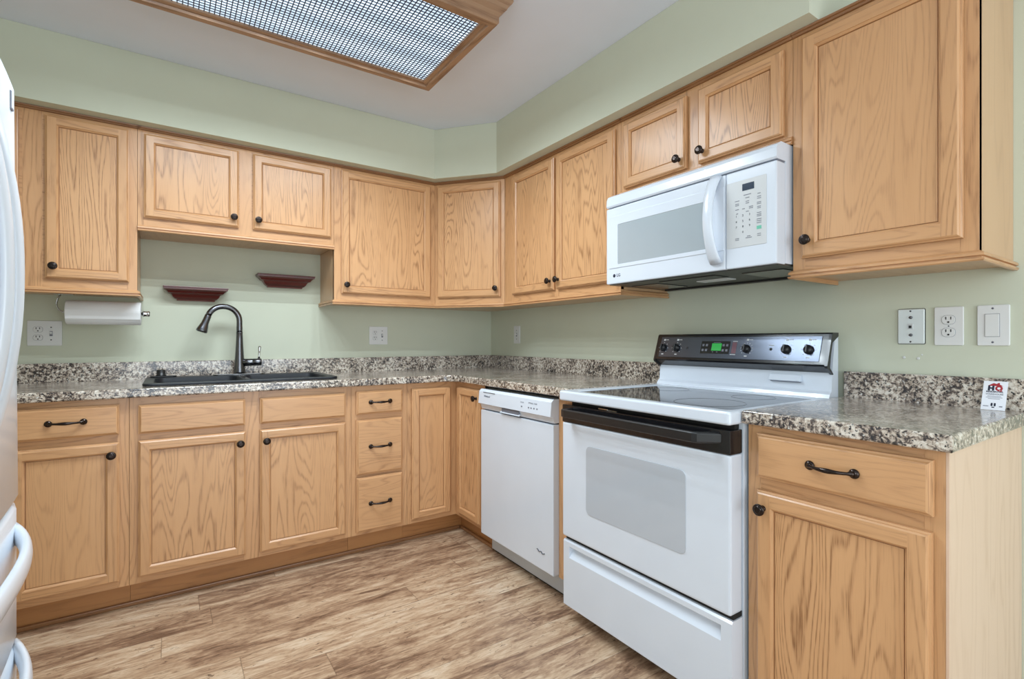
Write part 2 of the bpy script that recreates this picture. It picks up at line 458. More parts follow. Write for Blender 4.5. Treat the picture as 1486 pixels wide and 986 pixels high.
# ------------------------------------------------------------------ hardware
def knob(th, parent, x, yf, z):
    """round oil-rubbed knob standing off the face at depth yf"""
    mt = Matrix.Translation((x, yf, z)) @ Matrix.Rotation(math.radians(90), 4, 'X')
    p = P().lathe([(.0085, 0), (.0085, .002), (.006, .004), (.0055, .013), (.0085, .016), (.0150, .0185), (.0165, .022), (.0160, .0255),
                   (.0135, .0275), (.0118, .0270), (.0110, .0282), (.0070, .0300), (.0050, .0295), (0, .0305)], 24, mt)
    return th.part(p, 'knob', 'bronze', parent)
def pull(th, parent, x, yf, z, L=.104):
    p = P()
    pts = []; rr = []
    for k in range(21):
        t = -1+2*k/20
        pts.append((x+t*L/2, yf-.006-.022*(1-abs(t)**2.6), z))
        rr.append(.0040+.0026*math.exp(-(t/.38)**2)+.0042*max(0, abs(t)-.82)/.18)
    p.tube(pts, rr, 12, up=(0, 0, 1))
    for sx in (-1, 1):
        mt = Matrix.Translation((x+sx*L/2, yf, z)) @ Matrix.Rotation(math.radians(90), 4, 'X')
        p.lathe([(.0115, 0), (.0125, .003), (.0110, .0065), (.0065, .0095), (0, .011)], 18, mt)
    return th.part(p, 'drawer_pull', 'bronze', parent)

# ------------------------------------------------------------------ cabinet pieces
DT = .019
def ring(p, x0, x1, z0, z1, i0, y0, i1, y1):
    """mitred sloping band between two inset rectangles"""
    A = [(x0+i0, y0, z0+i0), (x1-i0, y0, z0+i0), (x1-i0, y0, z1-i0), (x0+i0, y0, z1-i0)]
    B = [(x0+i1, y1, z0+i1), (x1-i1, y1, z0+i1), (x1-i1, y1, z1-i1), (x0+i1, y1, z1-i1)]
    for k in range(4):
        j = (k+1) % 4
        p.add([A[k], A[j], B[j], B[k]], [[0, 1, 2, 3]], 'x' if k in (0, 2) else 'z')
def door(th, x0, x1, z0, z1, yf, knob_at=None, w=.047, pmat='oak_panel', name='door'):
    """framed door, front towards -y; yf = plane of the face frame it lies on"""
    yb = yf-.0030; yt = yb-DT
    p = P()
    p.add([(x0, yb, z0), (x1, yb, z0), (x1, yb, z1), (x0, yb, z1)], [[3, 2, 1, 0]], 'z')
    ring(p, x0, x1, z0, z1, 0, yb, 0, yt+.009)
    ring(p, x0, x1, z0, z1, 0, yt+.009, .0042, yt+.0072)
    ring(p, x0, x1, z0, z1, .0042, yt+.0072, .0050, yt+.0030)
    ring(p, x0, x1, z0, z1, .0050, yt+.0030, .009, yt)
    a, b = .009, w-.009
    for xa, xb in ((x0+a, x0+b), (x1-b, x1-a)):
        p.add([(xa, yt, z0+a), (xb, yt, z0+a), (xb, yt, z1-a), (xa, yt, z1-a)], [[0, 1, 2, 3]], 'z')
    for za, zb in ((z0+a, z0+b), (z1-b, z1-a)):
        p.add([(x0+b, yt, za), (x1-b, yt, za), (x1-b, yt, zb), (x0+b, yt, zb)], [[0, 1, 2, 3]], 'x')
    ring(p, x0, x1, z0, z1, b, yt, b+.0004, yt+.0025)
    ring(p, x0, x1, z0, z1, b+.0004, yt+.0025, w-.0026, yt+.0080)
    ring(p, x0, x1, z0, z1, w-.0026, yt+.0080, w-.0022, yt+.0150)
    ring(p, x0, x1, z0, z1, w-.0022, yt+.0150, w+.0003, yt+.0150)
    d = th.part(p, name, 'oak')
    q = P().box(x0+w, x1-w, yt+.0105, yb-.001, z0+w, z1-w, .001, grain='z')
    th.part(q, 'door_panel', pmat, d)
    if knob_at: knob(th, d, knob_at[0], yt, knob_at[1])
    return d
def drawer(th, x0, x1, z0, z1, yf, handle=True, name='drawer_front'):
    yb = yf-.0030; yt = yb-DT
    p = P()
    p.add([(x0, yb, z0), (x1, yb, z0), (x1, yb, z1), (x0, yb, z1)], [[3, 2, 1, 0]], 'x')
    for q in ((0, yb, 0, yt+.009), (0, yt+.009, .0045, yt+.0075), (.0045, yt+.0075, .0075, yt+.0015), (.0075, yt+.0015, .011, yt)):
        ring(p, x0, x1, z0, z1, *q)
    a = .011
    p.add([(x0+a, yt, z0+a), (x1-a, yt, z0+a), (x1-a, yt, z1-a), (x0+a, yt, z1-a)], [[0, 1, 2, 3]], 'x')
    d = th.part(p, name, 'oak')
    if handle: pull(th, d, (x0+x1)/2, yt, (z0+z1)/2+.002)
    return d
def frame(th, x0, x1, z0, z1, yf, stiles, sw=.038, label=None):
    p = P().box(x0, x1, yf+.0006, yf+.02, z0, z1, grain='x')
    for a, b in [(x0, x0+sw)]+stiles+[(x1-sw, x1)]: p.box(a, b, yf, yf+.019, z0, z1, .0006, grain='z')
    return th.part(p, 'face_frame', 'oak')
RAIL = [(0, 0), (.009, 0), (.012, .003), (.012, .0075), (.0055, .0082), (.0055, .0125), (.0115, .0135), (.0105, .021), (.004, .026), (0, .028)]
def rail(th, path, zb, name='bottom_moulding'):
    return th.part(P().sweep(path, [(o, zb+z) for o, z in RAIL]), name, 'oak')
CROWN = [(0, 0), (.006, .0015), (.009, .007), (.014, .009), (.016, .0145), (0, .0145)]
def crown(th, path, zb=2.1205):
    return th.part(P().sweep(path, [(o, zb+z) for o, z in CROWN]), 'top_moulding', 'oak_dark')

UF = -.320; UB = 1.340; UT = 2.134        # upper cabinets: face plane, bottom, top
BF = -.610; BB = .112; BT = .896          # base cabinets
E_ = .0005
def upper(run, name, label, x0, x1, zb, doors, stiles, left=False, right=False, zt=UT, group=None):
    th = Thing(name, label, 'cabinet', run, (x0, 0, zb), group)
    x0 += E_; x1 -= E_
    lip = .014
    th.part(P().box(x0, x1, UF+.02, -.001, zb+lip, zt, grain='z'), 'cabinet_box', 'oak_end')
    frame(th, x0, x1, zb+.010, zt, UF, stiles)
    for d in doors: door(th, *d[:4], UF, d[4])
    path = []
    if left: path += [(x0, -.002)]
    path += [(x0, UF), (x1, UF)]
    if right: path += [(x1, -.002)]
    rail(th, path, zb)
    crown(th, [(x0, UF), (x1, UF)] if not right else [(x0, UF), (x1, UF), (x1, -.30)])
    return th

# --- wall cabinets, back run
upper('back', 'wall_cabinet', 'oak wall cabinet above the paper towel roll, beside the refrigerator', XL+.002, -2.117, UB,
      [(-3.02, -2.515, 1.403, 2.106, (-2.60, 1.452)), (-2.433, -2.147, 1.403, 2.106, (-2.404, 1.455))], [(-2.515+.01, -2.443)], right=True)
upper('back', 'wall_cabinet', 'short two-door oak wall cabinet above the sink and ledge shelves', -2.117, -1.232, 1.648,
      [(-2.093, -1.704, 1.711, 2.103, (-1.727, 1.758)), (-1.640, -1.250, 1.711, 2.103, (-1.617, 1.758))], [(-1.70, -1.645)])
upper('back', 'wall_cabinet', 'wide single-door oak wall cabinet right of the short sink cabinet', -1.232, -.611, UB,
      [(-1.193, -.646, 1.403, 2.106, (-1.170, 1.452))], [], left=True)
# --- angled corner wall cabinet
P1 = Vector((-.611, UF)); P2 = Vector((UF, -.690))
ang = math.degrees(math.atan2((P2-P1).y, (P2-P1).x)); LD = (P2-P1).length
MD = Matrix.Translation((P1.x, P1.y, 0)) @ Rz(ang)
th = Thing('corner_wall_cabinet', 'angled single-door oak wall cabinet in the corner of the room', 'cabinet', mtx=MD, at=(0, 0, UB))
inv = MD.inverted()
pw = [inv @ Vector((x, y, 0)) for x, y in ((-.610, -.001), (-.610, UF+.004), (UF+.004, -.689), (-.001, -.689), (-.001, -.001))]
pw[1] += Vector((.004, .02, 0)); pw[2] += Vector((-.004, .02, 0))
th.part(P().prism([(q.x, q.y) for q in pw], 'z', UB+.014, UT, 'z'), 'cabinet_box', 'oak_end')
frame(th, .0008, LD-.0008, UB+.010, UT, 0, [], sw=.03)
door(th, .024, LD-.026, 1.403, 2.106, 0, (LD-.050, 1.452))
rail(th, [(.001, 0), (LD-.001, 0)], UB)
crown(th, [(.001, 0), (LD-.001, 0)])
# --- wall cabinets, right run  (run coordinate = distance from the corner)
upper('right', 'wall_cabinet', 'tall two-door oak wall cabinet left of the microwave', .690, 1.660, UB,
      [(.792, 1.187, 1.403, 2.100, (1.163, 1.450)), (1.210, 1.632, 1.403, 2.100, (1.233, 1.452))], [(.728, .792+.01), (1.18, 1.216)], right=True)
upper('right', 'wall_cabinet', 'low two-door oak wall cabinet directly above the microwave', 1.660, 2.432, 1.777,
      [(1.688, 2.023, 1.812, 2.096, (1.995, 1.850)), (2.078, 2.407, 1.812, 2.096, (2.102, 1.852))], [(2.01, 2.09)])
th = Thing('wall_cabinet', 'large single-door oak wall cabinet at the end, right of the microwave', 'cabinet', 'right', (2.432, 0, UB-.004))
x0, x1 = 2.4325, 2.898; zb = UB-.004
JT = 2.25
th.part(P().box(x0, x1, UF+.02, -.001, zb+.014, 2.134, grain='z'), 'cabinet_box', 'oak_end')
frame(th, x0, x1, zb+.01, 2.134, UF, [])
door(th, 2.465, 2.868, 1.398, 2.104, UF, (2.489, 1.452), w=.052)
rail(th, [(x0, -.002), (x0, UF), (x1, UF), (x1, -.002)], zb)
crown(th, [(x0, UF), (x1, UF), (x1, -.002)])

# --- base cabinets, back run
def base_box(th, x0, x1, endgrain='oak'):
    th.part(P().box(x0, x1, BF+.02, -.002, BB+.01, BT, grain='z').box(x0, x1, -.535, -.005, .002, BB+.008, grain='x'), 'cabinet_box', 'oak_end')
    th.part(P().box(x0, x1, -.541, -.5355, .0, BB+.004, grain='x'), 'toe_kick', 'oak_toe')
x0, x1 = XL+.002, -2.132
th = Thing('base_cabinet', 'oak base cabinet with drawer pull beside the refrigerator, left of the sink', 'cabinet', 'back', (x0, 0, 0))
base_box(th, x0, x1-E_); frame(th, x0, x1-E_, BB, BT, BF, [(-2.53, -2.478)])
drawer(th, -3.10, -2.55, .748, .872, BF); drawer(th, -2.490, -2.163, .748, .872, BF)
door(th, -3.10, -2.55, .141, .716, BF, (-2.58, .665)); door(th, -2.490, -2.163, .141, .716, BF, (-2.188, .668))
x0, x1 = -2.132, -1.218
th = Thing('sink_cabinet', 'wide oak base cabinet with two doors under the black sink', 'cabinet', 'back', (x0, 0, 0))
th.part(P().box(x0+E_, x1-E_, BF+.02, -.002, BB+.01, .70, grain='z').box(x0+E_, x1-E_, BF+.02, BF+.03, .70, BT, grain='x')
        .box(x0+E_, x1-E_, -.535, -.005, .002, BB+.008, grain='x').box(x0+E_, x0+.016, BF+.02, -.002, .70, BT).box(x1-.016, x1-E_, BF+.02, -.002, .70, BT), 'cabinet_box', 'oak_end')
th.part(P().box(x0+E_, x1-E_, -.541, -.5355, 0, BB+.004, grain='x'), 'toe_kick', 'oak_toe')
frame(th, x0+E_, x1-E_, BB, BT, BF, [(-1.712, -1.636)])
drawer(th, -2.102, -1.706, .742, .864, BF, False, 'false_drawer_front'); drawer(th, -1.645, -1.251, .742, .864, BF, False, 'false_drawer_front')
door(th, -2.102, -1.704, .141, .714, BF, (-1.728, .662)); door(th, -1.646, -1.251, .137, .714, BF, (-1.620, .662))
x0, x1 = -1.218, -.914
th = Thing('drawer_cabinet', 'narrow oak base cabinet with three drawers, right of the sink', 'cabinet', 'back', (x0, 0, 0))
base_box(th, x0+E_, x1-E_); frame(th, x0+E_, x1-E_, BB, BT, BF, [], sw=.03)
drawer(th, -1.196, -.946, .746, .868, BF); drawer(th, -1.196, -.946, .429, .717, BF); drawer(th, -1.196, -.946, .130, .415, BF)
# --- corner base cabinet: L-shaped box, doors meeting in the corner
th = Thing('corner_base_cabinet', 'oak corner base cabinet with two narrow doors meeting at the corner', 'cabinet', 'back', (-.914, 0, 0))
a = -.914+E_
p = P()
polyL = [(a, -.002), (a, BF+.02), (BF+.02, BF+.02), (BF+.02, a), (-.002, a), (-.002, -.002)]
p.prism(polyL, 'z', BB+.01, BT, 'z')
polyK = [(a, -.004), (a, -.535), (-.535, -.535), (-.535, a), (-.004, a), (-.004, -.004)]
p.prism(polyK, 'z', .002, BB+.008, 'x')
th.part(p, 'cabinet_box', 'oak_end')
p = P().box(a, -.5355, -.541, -.5355, 0, BB+.004, grain='x').box(-.541, -.5355, a-.03, -.5415, 0, BB+.004, grain='y')
th.part(p, 'toe_kick', 'oak_toe')
p = P().box(a, BF+.019, BF+.0006, BF+.02, BB, BT, grain='x').box(a, a+.022, BF, BF+.019, BB, BT, .0006).box(-.650, BF-.0005, BF, BF+.019, BB, BT, .0006)
p.box(BF+.0006, BF+.0195, a-.034, BF, BB, BT, grain='y').box(BF, BF+.019, -.645, BF+.0005, BB, BT, .0006).box(BF, BF+.019, a-.034, a+.014, BB, BT, .0006)
th.part(p, 'face_frame', 'oak')
door(th, -.890, -.652, .137, .866, BF, None, w=.046)
# the return door faces the other way: author in the right-run frame, then rotate into this thing
def in_right(th, fn):
    """author parts in right-run coordinates under a back-run thing"""
    sub = Thing.__new__(Thing); sub.M = th.M; sub.at = th.at; sub.o = th.o
    rot = RUN['right']
    def part(p, name, mat, parent=None, label=None):
        p.v = [rot @ v for v in p.v]
        o = link(p, name, mat, parent or th.o, th.at)
        if label: o['label'] = label
        return o
    sub.part = part
    fn(sub)
in_right(th, lambda s: door(s, .655, .912, .137, .866, BF, (.888, .820), w=.046))
# --- filler between dishwasher and range
p = P().box(1.574, 1.676, BF, BF+.02, BB-.004, BT, .0006, grain='z').box(1.574, 1.592, BF+.02, -.004, BB-.008, BT, grain='z').box(1.574, 1.592, -.535, -.02, 0, BB-.01, grain='z')
single(p, 'filler_panel', 'oak', 'narrow oak filler strip between the dishwasher and the range', 'cabinet panel', 'right', (1.574, 0, 0))
# --- base cabinet right of the range
x0, x1 = 2.452, 2.916
th = Thing('base_cabinet', 'oak base cabinet with one drawer and door, right of the range', 'cabinet', 'right', (x0, 0, 0))
th.part(P().box(x0, x1-.006, BF+.02, -.002, BB+.01, BT, grain='z').box(x0, x1-.006, -.535, -.005, .002, BB+.008, grain='x'), 'cabinet_box', 'oak_end')
th.part(P().box(x0, x1-.006, -.541, -.5355, .0, BB+.004, grain='x'), 'toe_kick', 'oak_toe')
frame(th, x0, x1-.0062, BB, BT, BF, [])
th.part(P().box(x1-.006, x1, BF, -.002, .002, BT, .0005, grain='z'), 'end_panel', 'oak_end_daylit', label='oak end panel with daylight brightness in its colour')
drawer(th, 2.484, 2.891, .748, .872, BF); door(th, 2.484, 2.889, .141, .712, BF, (2.496+.012, .665), w=.052)
# shoe moulding at the floor
p = P().box(XL+.002, -.5565, -.556, -.5412, 0, .018, .004, grain='x'); struct(p, 'baseboard_back', 'oak_dark')
p = P().box(-.556, -.5412, -.94, -.5565, 0, .018, .004, grain='y'); struct(p, 'baseboard_right', 'oak_dark')

# ------------------------------------------------------------------ countertops
CT = .935; CB = .897; CF = -.645
SX0, SX1, SY0, SY1 = -2.092, -1.268, -.560, -.062       # sink rim outline
th = Thing('countertop', 'long L-shaped speckled laminate countertop holding the black sink', 'countertop', 'back', (-1.0, -.3, CB))
r = .07
lp = [(XL+.002, -.0225), (XL+.002, CF), (CF-r, CF)]
for k in range(1, 9):
    t = math.radians(90*k/9); lp.append((CF-r+r*math.sin(t), CF-r+r*math.cos(t)))
lp += [(CF, CF-r), (CF, -1.678), (-.0225, -1.678), (-.0225, -.0225)]
hole = rrect(SX0+.018, SX1-.018, SY0+.018, SY1-.018, .03)
th.part(P().slab([lp, hole], CT-CB, .007, Matrix.Translation((0, 0, (CT+CB)/2))), 'worktop', 'granite')
SPL = 1.0255
p = P().box(XL+.002, -.0005, -.0215, -.001, CT-.004, SPL, .003, grain='x').box(-.0215, -.001, -1.655, -.0225, CT-.004, SPL, .003, grain='y')
th.part(p, 'backsplash', 'granite')
th = Thing('countertop', 'short speckled laminate countertop right of the range, holding the card', 'countertop', 'right', (2.69, -.3, CB))
th.part(P().slab([[(2.453, CF), (2.931, CF), (2.931, -.0225), (2.453, -.0225)]], CT-CB, .005, Matrix.Translation((0, 0, (CT+CB)/2))), 'worktop', 'granite')
th.part(P().box(2.458, 2.931, -.0215, -.001, CT-.004, SPL, .003, grain='x'), 'backsplash', 'granite')

# ------------------------------------------------------------------ sink and faucet
th = Thing('sink', 'black double-bowl drop-in sink set in the countertop', 'sink', 'back', ((SX0+SX1)/2, -.31, CT))
b1 = (SX0+.040, -1.700, SY0+.035, SY1-.100); b2 = (-1.668, SX1-.040, SY0+.035, SY1-.100)
zr = CT+.006
holes = [rrect(*b1, .045), rrect(*b2, .045)]
th.part(P().slab([rrect(SX0, SX1, SY0, SY1, .035), holes[0], holes[1]], .012, .004, Matrix.Translation((0, 0, zr))), 'rim', 'sink')
for b in (b1, b2):
    p = P(); top = rrect(*b, .045); k = len(top)
    lv = [(top, zr+.001), (rrect(b[0]+.006, b[1]-.006, b[2]+.006, b[3]-.006, .042), zr-.02), (rrect(b[0]+.018, b[1]-.018, b[2]+.018, b[3]-.018, .05), zr-.175), (rrect(b[0]+.05, b[1]-.05, b[2]+.05, b[3]-.05, .04), zr-.195)]
    v = [(x, y, z) for L_, z in lv for x, y in L_]
    f = [[i*k+j, (i+1)*k+j, (i+1)*k+(j+1) % k, i*k+(j+1) % k] for i in range(3) for j in range(k)]+[[3*k+j for j in range(k)]]
    p.add(v, f, 'x', True)
    bo = th.part(p, 'basin', 'sink')
    mt = Matrix.Translation(((b[0]+b[1])/2, (b[2]+b[3])/2, zr-.1945))
    th.part(P().lathe([(.045, 0), (.045, .003), (.035, .003), (.028, .001), (0, .001)], 24, mt), 'drain', 'chrome', bo)
th.part(P().box(-1.694, -1.674, SY0+.06, SY1-.125, zr+.0062, zr+.0082, .001), 'divider_cap', 'nickel', label='steel-grey divider between the bowls')

fx, fy = -1.680, -.115; fz = zr+.0061
th = Thing('faucet', 'brushed dark nickel gooseneck faucet behind the sink', 'faucet', 'back', (fx, fy, fz))
th.part(P().slab([rrect(fx-.125, fx+.125, fy-.028, fy+.028, .027)], .007, .002, Matrix.Translation((0, 0, fz+.0036))), 'deck_plate', 'chrome', label='chrome deck plate')
p = P().lathe([(.030, 0), (.0295, .01), (.0255, .05), (.0215, .10), (.0175, .17), (.0158, .222), (.0165, .2235), (.0165, .226), (.0150, .2275)], 28, Matrix.Translation((fx, fy, fz+.007)))
th.part(p, 'body', 'nickel')
pts = []; dx_, dy_ = -.993, -.12
R0 = .076; top = fz+.295
for k in range(5): pts.append((0, fz+.232+(top-fz-.232)*k/5))
for k in range(0, 15):
    a = math.radians(160*k/14); pts.append((R0-R0*math.cos(a), top+R0*math.sin(a)))
a = math.radians(160); e = pts[-1]; tx, tz = math.sin(a), math.cos(a)
pts3 = [(fx+dx_*s_, fy+dy_*s_, z_) for s_, z_ in pts]
th.part(P().tube(pts3, [.0152]*3+[.0145]*(len(pts3)-3), 16), 'spout', 'nickel')
h = []
for t, r_ in ((0, .0148), (.003, .0158), (.02, .0162), (.045, .0175), (.07, .0235), (.086, .0268), (.092, .0262)):
    s_ = e[0]+(.20*t if t else 0); z_ = e[1]-t*.97
    h.append(((fx+dx_*(e[0]+tx*t*1.0), fy+dy_*(e[0]+tx*t*1.0), e[1]-abs(tz)*t), r_))
sp = th.part(P().tube([q for q, _ in h], [r_ for _, r_ in h], 24), 'spray_head', 'nickel')
tipv = Vector(h[-1][0]); prev = Vector(h[-2][0]); dd = (tipv-prev).normalized()
th.part(P().tube([tipv, tipv+dd*.0015], .0215, 24), 'nozzle', 'black_soft', sp)
p = P().tube([(fx+.012, fy-.002, fz+.066), (fx+.060, fy-.004, fz+.067), (fx+.0625, fy-.004, fz+.067), (fx+.064, fy-.004, fz+.067), (fx+.104, fy-.006, fz+.068), (fx+.107, fy-.006, fz+.068)], [.021, .0205, .0195, .0205, .0200, .0175], 20)
hb = th.part(p, 'valve_housing', 'nickel')
p = P().tube([(fx+.094, fy-.006, fz+.082), (fx+.095, fy-.006, fz+.10), (fx+.096, fy-.007, fz+.125), (fx+.098, fy-.008, fz+.150), (fx+.099, fy-.008, fz+.156)], [.0065, .0048, .0055, .0080, .0060], 14)
th.part(p, 'lever', 'chrome', hb, label='chrome lever')

th = Thing('air_gap_cap', 'small black cap on a flat base at the left rear of the sink', 'sink cap', 'back', (-2.03, -.105, fz))
th.part(P().slab([rrect(-2.075, -1.965, -.128, -.082, .018)], .007, .002, Matrix.Translation((0, 0, fz+.0036))), 'base_plate', 'black_soft')
th.part(P().lathe([(.022, 0), (.022, .004), (.0185, .006), (.019, .026), (.017, .031), (0, .032)], 24, Matrix.Translation((-2.03, -.105, fz+.007))), 'cap', 'black_soft')

# ------------------------------------------------------------------ ledge shelves on the back wall
def ledge(x0, x1, zt, label):
    th = Thing('ledge_shelf', label, 'shelf', 'back', ((x0+x1)/2, 0, zt-.065), 'mahogany ledge shelves')
    prof = [(.092, zt), (.092, zt-.008), (.086, zt-.010), (.078, zt-.016), (.070, zt-.026), (.060, zt-.029), (.054, zt-.034), (.048, zt-.046), (.038, zt-.055), (.030, zt-.058), (.028, zt-.065)]
    p = P(); dmax = .092
    rings = [[(x0+(dmax-d)*.9, -.001, z), (x0+(dmax-d)*.9, -d, z), (x1-(dmax-d)*.9, -d, z), (x1-(dmax-d)*.9, -.001, z)] for d, z in prof]
    for a, b in zip(rings, rings[1:]):
        for k in range(3): p.add([a[k], b[k], b[k+1], a[k+1]], [[0, 1, 2, 3]], 'x')
    p.add(rings[-1], [[0, 1, 2, 3]][::-1], 'x'); p.add([r_[0] for r_ in rings]+[r_[3] for r_ in rings[::-1]], [list(range(2*len(rings)))], 'x')
    th.part(p, 'moulding', 'mahogany')
    th.part(P().box(x0-.003, x1+.003, -.096, -.001, zt, zt+.006, .002, grain='x'), 'shelf_board', 'mahogany')
ledge(-2.020, -1.733, 1.413, 'lower dark red ledge shelf on the wall, left above the faucet')
ledge(-1.586, -1.284, 1.510, 'higher dark red ledge shelf on the wall, nearer the corner')

# ------------------------------------------------------------------ paper towels
ty, tz_ = -.165, 1.266
th = Thing('paper_towel_holder', 'chrome paper towel holder hanging below the left wall cabinet', 'towel holder', 'back', (-2.41, ty, 1.3405))
arm = [(-2.405, ty, 1.345), (-2.414, ty, 1.325), (-2.418, ty, 1.305), (-2.416, ty, 1.288), (-2.408, ty, 1.274), (-2.396, ty, tz_), (-2.38, ty, tz_)]
th.part(P().tube(arm, .011, 12, sq=(.28, 1.2), up=(0, 1, 0)), 'arm', 'chrome')
th.part(P().box(-2.425, -2.36, ty-.03, ty+.03, 1.345, 1.3535, .002), 'mounting_plate', 'chrome')
th.part(P().tube([(-2.39, ty, tz_), (-2.10, ty, tz_)], .008, 12), 'rod', 'chrome')
th.part(P().tube([(-2.1035, ty, tz_), (-2.098, ty, tz_), (-2.094, ty, tz_), (-2.082, ty, tz_), (-2.078, ty, tz_), (-2.074, ty, tz_)], [.013, .0145, .0125, .0135, .0145, .011], 16), 'end_knob', 'chrome')
p = P()
Rr = .056; seg = 40
v = []; f = []
prof = [(.020, -2.385), (Rr-.003, -2.385), (Rr, -2.382), (Rr, -2.112), (Rr-.003, -2.109), (.020, -2.109)]
k = len(prof)
for i in range(seg):
    t = 2*math.pi*i/seg
    for r_, x in prof: v.append((x, ty+r_*math.cos(t), tz_+r_*math.sin(t)))
for i in range(seg):
    j = (i+1) % seg
    for q in range(k): f.append([i*k+q, j*k+q, j*k+(q+1) % k, i*k+(q+1) % k])
p.add(v, f, 'x', True)
p.prism([(ty-Rr-.001, tz_+.01), (ty-Rr-.0018, tz_), (ty-Rr+.004, tz_-.030), (ty-Rr+.010, tz_-.036), (ty-Rr+.012, tz_-.035), (ty-Rr+.002, tz_)], 'x', -2.383, -2.111)
single(p, 'paper_towel_roll', 'paper', 'white paper towel roll on the chrome holder', 'paper towels', 'back', (-2.25, ty, tz_))

# ------------------------------------------------------------------ outlets and switches
FR = lambda x, z, y=0: Matrix.Translation((x, y, z)) @ Matrix.Rotation(math.radians(90), 4, 'X')   # 2D drawing plane facing -y
def duplex(th, parent, x, z, y, s=1.0):
    for dz in (.0195, -.0195):
        q = rrect(x-.0165*s, x+.0165*s, z+(dz-.0135)*s, z+(dz+.0135)*s, .011*s)
        r_ = th.part(P().slab([q], .003, .0008, Matrix.Translation((0, y-.0008, 0)) @ Matrix.Rotation(math.radians(90), 4, 'X')), 'receptacle', 'white_soft', parent)
        pp = P()
        for sx in (-.0062, .0062): pp.box(x+sx*s-.0013, x+sx*s+.0013, y-.0030, y-.0020, z+(dz+.001)*s-.0, z+(dz+.001)*s+.0085)
        pp.lathe([(.0028, 0), (.0028, .001)], 10, FR(x, z+(dz-.007)*s, y-.002))
        # outline groove around the receptacle
        th.part(pp, 'slot', 'slot', parent)
        o1 = rrect(x-.0172*s, x+.0172*s, z+(dz-.0142)*s, z+(dz+.0142)*s, .0115*s)
        o2 = rrect(x-.0162*s, x+.0162*s, z+(dz-.0132)*s, z+(dz+.0132)*s, .0108*s)
        th.part(P().slab([o1, o2], .0006, .0001, Matrix.Translation((0, y-.0006, 0)) @ Matrix.Rotation(math.radians(90), 4, 'X')), 'groove', 'ink_grey', parent)
def toggle(th, parent, x, z, y):
    th.part(P().box(x-.0055, x+.0055, y-.0012, y, z-.012, z+.012), 'slot', 'ink_grey', parent)
    th.part(P().prism([(y, z-.004), (y-.011, z+.004), (y-.011, z+.009), (y, z+.006)], 'x', x-.004, x+.004), 'toggle', 'white_soft', parent)
    th.part(P().lathe([(.003, 0), (.0025, .0012), (0, .0014)], 10, FR(x, z+.030, y)).lathe([(.003, 0), (.0025, .0012), (0, .0014)], 10, FR(x, z-.030, y)), 'screw', 'nickel', parent)
def plate(name, label, cat, run, x0, x1, z0, z1, mat='white_soft', group=None):
    th = Thing(name, label, cat, run, ((x0+x1)/2, 0, (z0+z1)/2), group)
    pl = th.part(P().slab([rrect(x0, x1, z0, z1, .004, 3)], .006, .0022, Matrix.Translation((0, -.0033, 0)) @ Matrix.Rotation(math.radians(90), 4, 'X')), 'cover_plate', mat)
    return th, pl, -.0064
th, pl, y = plate('outlet_plate', 'wide white plate with outlet and toggle, under the paper towel roll', 'outlet', 'back', -2.543, -2.420, 1.110, 1.229)
duplex(th, pl, -2.505, 1.168, y); toggle(th, pl, -2.459, 1.168, y)
th, pl, y = plate('outlet_plate', 'white outlet and toggle plate on the back wall right of the sink', 'outlet', 'back', -.928, -.806, 1.108, 1.226)
duplex(th, pl, -.890, 1.167, y, .9); toggle(th, pl, -.843, 1.167, y)
th, pl, y = plate('switch_plate', 'narrow white toggle switch plate on the right wall near the corner', 'light switch', 'right', .318, .392, 1.114, 1.236)
toggle(th, pl, .355, 1.175, y)
th, pl, y = plate('outlet_plate', 'white outlet plate between the metal phone plate and the rocker switch', 'outlet', 'right', 2.715, 2.788, 1.120, 1.240)
duplex(th, pl, 2.7515, 1.180, y)
th.part(P().lathe([(.0022, 0), (0, .001)], 10, FR(2.7515, 1.180, y)), 'screw', 'nickel', pl)
th, pl, y = plate('switch_plate', 'white rocker switch plate, rightmost on the right wall', 'light switch', 'right', 2.819, 2.892, 1.120, 1.240)
th.part(P().box(2.8365, 2.8705, y-.0006, y+.001, 1.146, 1.214), 'groove', 'ink_grey', pl)
th.part(P().box(2.8375, 2.8695, y-.0025, y, 1.147, 1.213, .001), 'rocker', 'white_soft', pl)
th.part(P().lathe([(.003, 0), (0, .001)], 10, FR(2.8545, 1.230, y)).lathe([(.003, 0), (0, .001)], 10, FR(2.8545, 1.130, y)), 'screw', 'ink_grey', pl)
th, pl, y = plate('phone_plate', 'stainless phone jack plate, leftmost of the plates right of the range', 'phone jack', 'right', 2.617, 2.690, 1.124, 1.238, 'steel')
th.part(P().slab([rrect(2.6155, 2.6915, 1.1225, 1.2395, .005, 3)], .0015, .0003, Matrix.Translation((0, -.0009, 0)) @ Matrix.Rotation(math.radians(90), 4, 'X')), 'backing_plate', 'slot')
th.part(P().box(2.645, 2.660, y-.0035, y, 1.172, 1.190, .0008), 'jack', 'grey_white', pl)
th.part(P().box(2.6485, 2.6565, y-.0038, y-.003, 1.175, 1.184), 'jack_opening', 'slot', pl)
for z in (1.210, 1.153): th.part(P().lathe([(.005, 0), (.0045, .005), (.002, .0055), (0, .0055)], 14, FR(2.6535, z, y)), 'post', 'nickel', pl)
for z in (1.231, 1.131): th.part(P().lathe([(.003, 0), (0, .0012)], 10, FR(2.6525, z, y)), 'screw', 'nickel', pl)
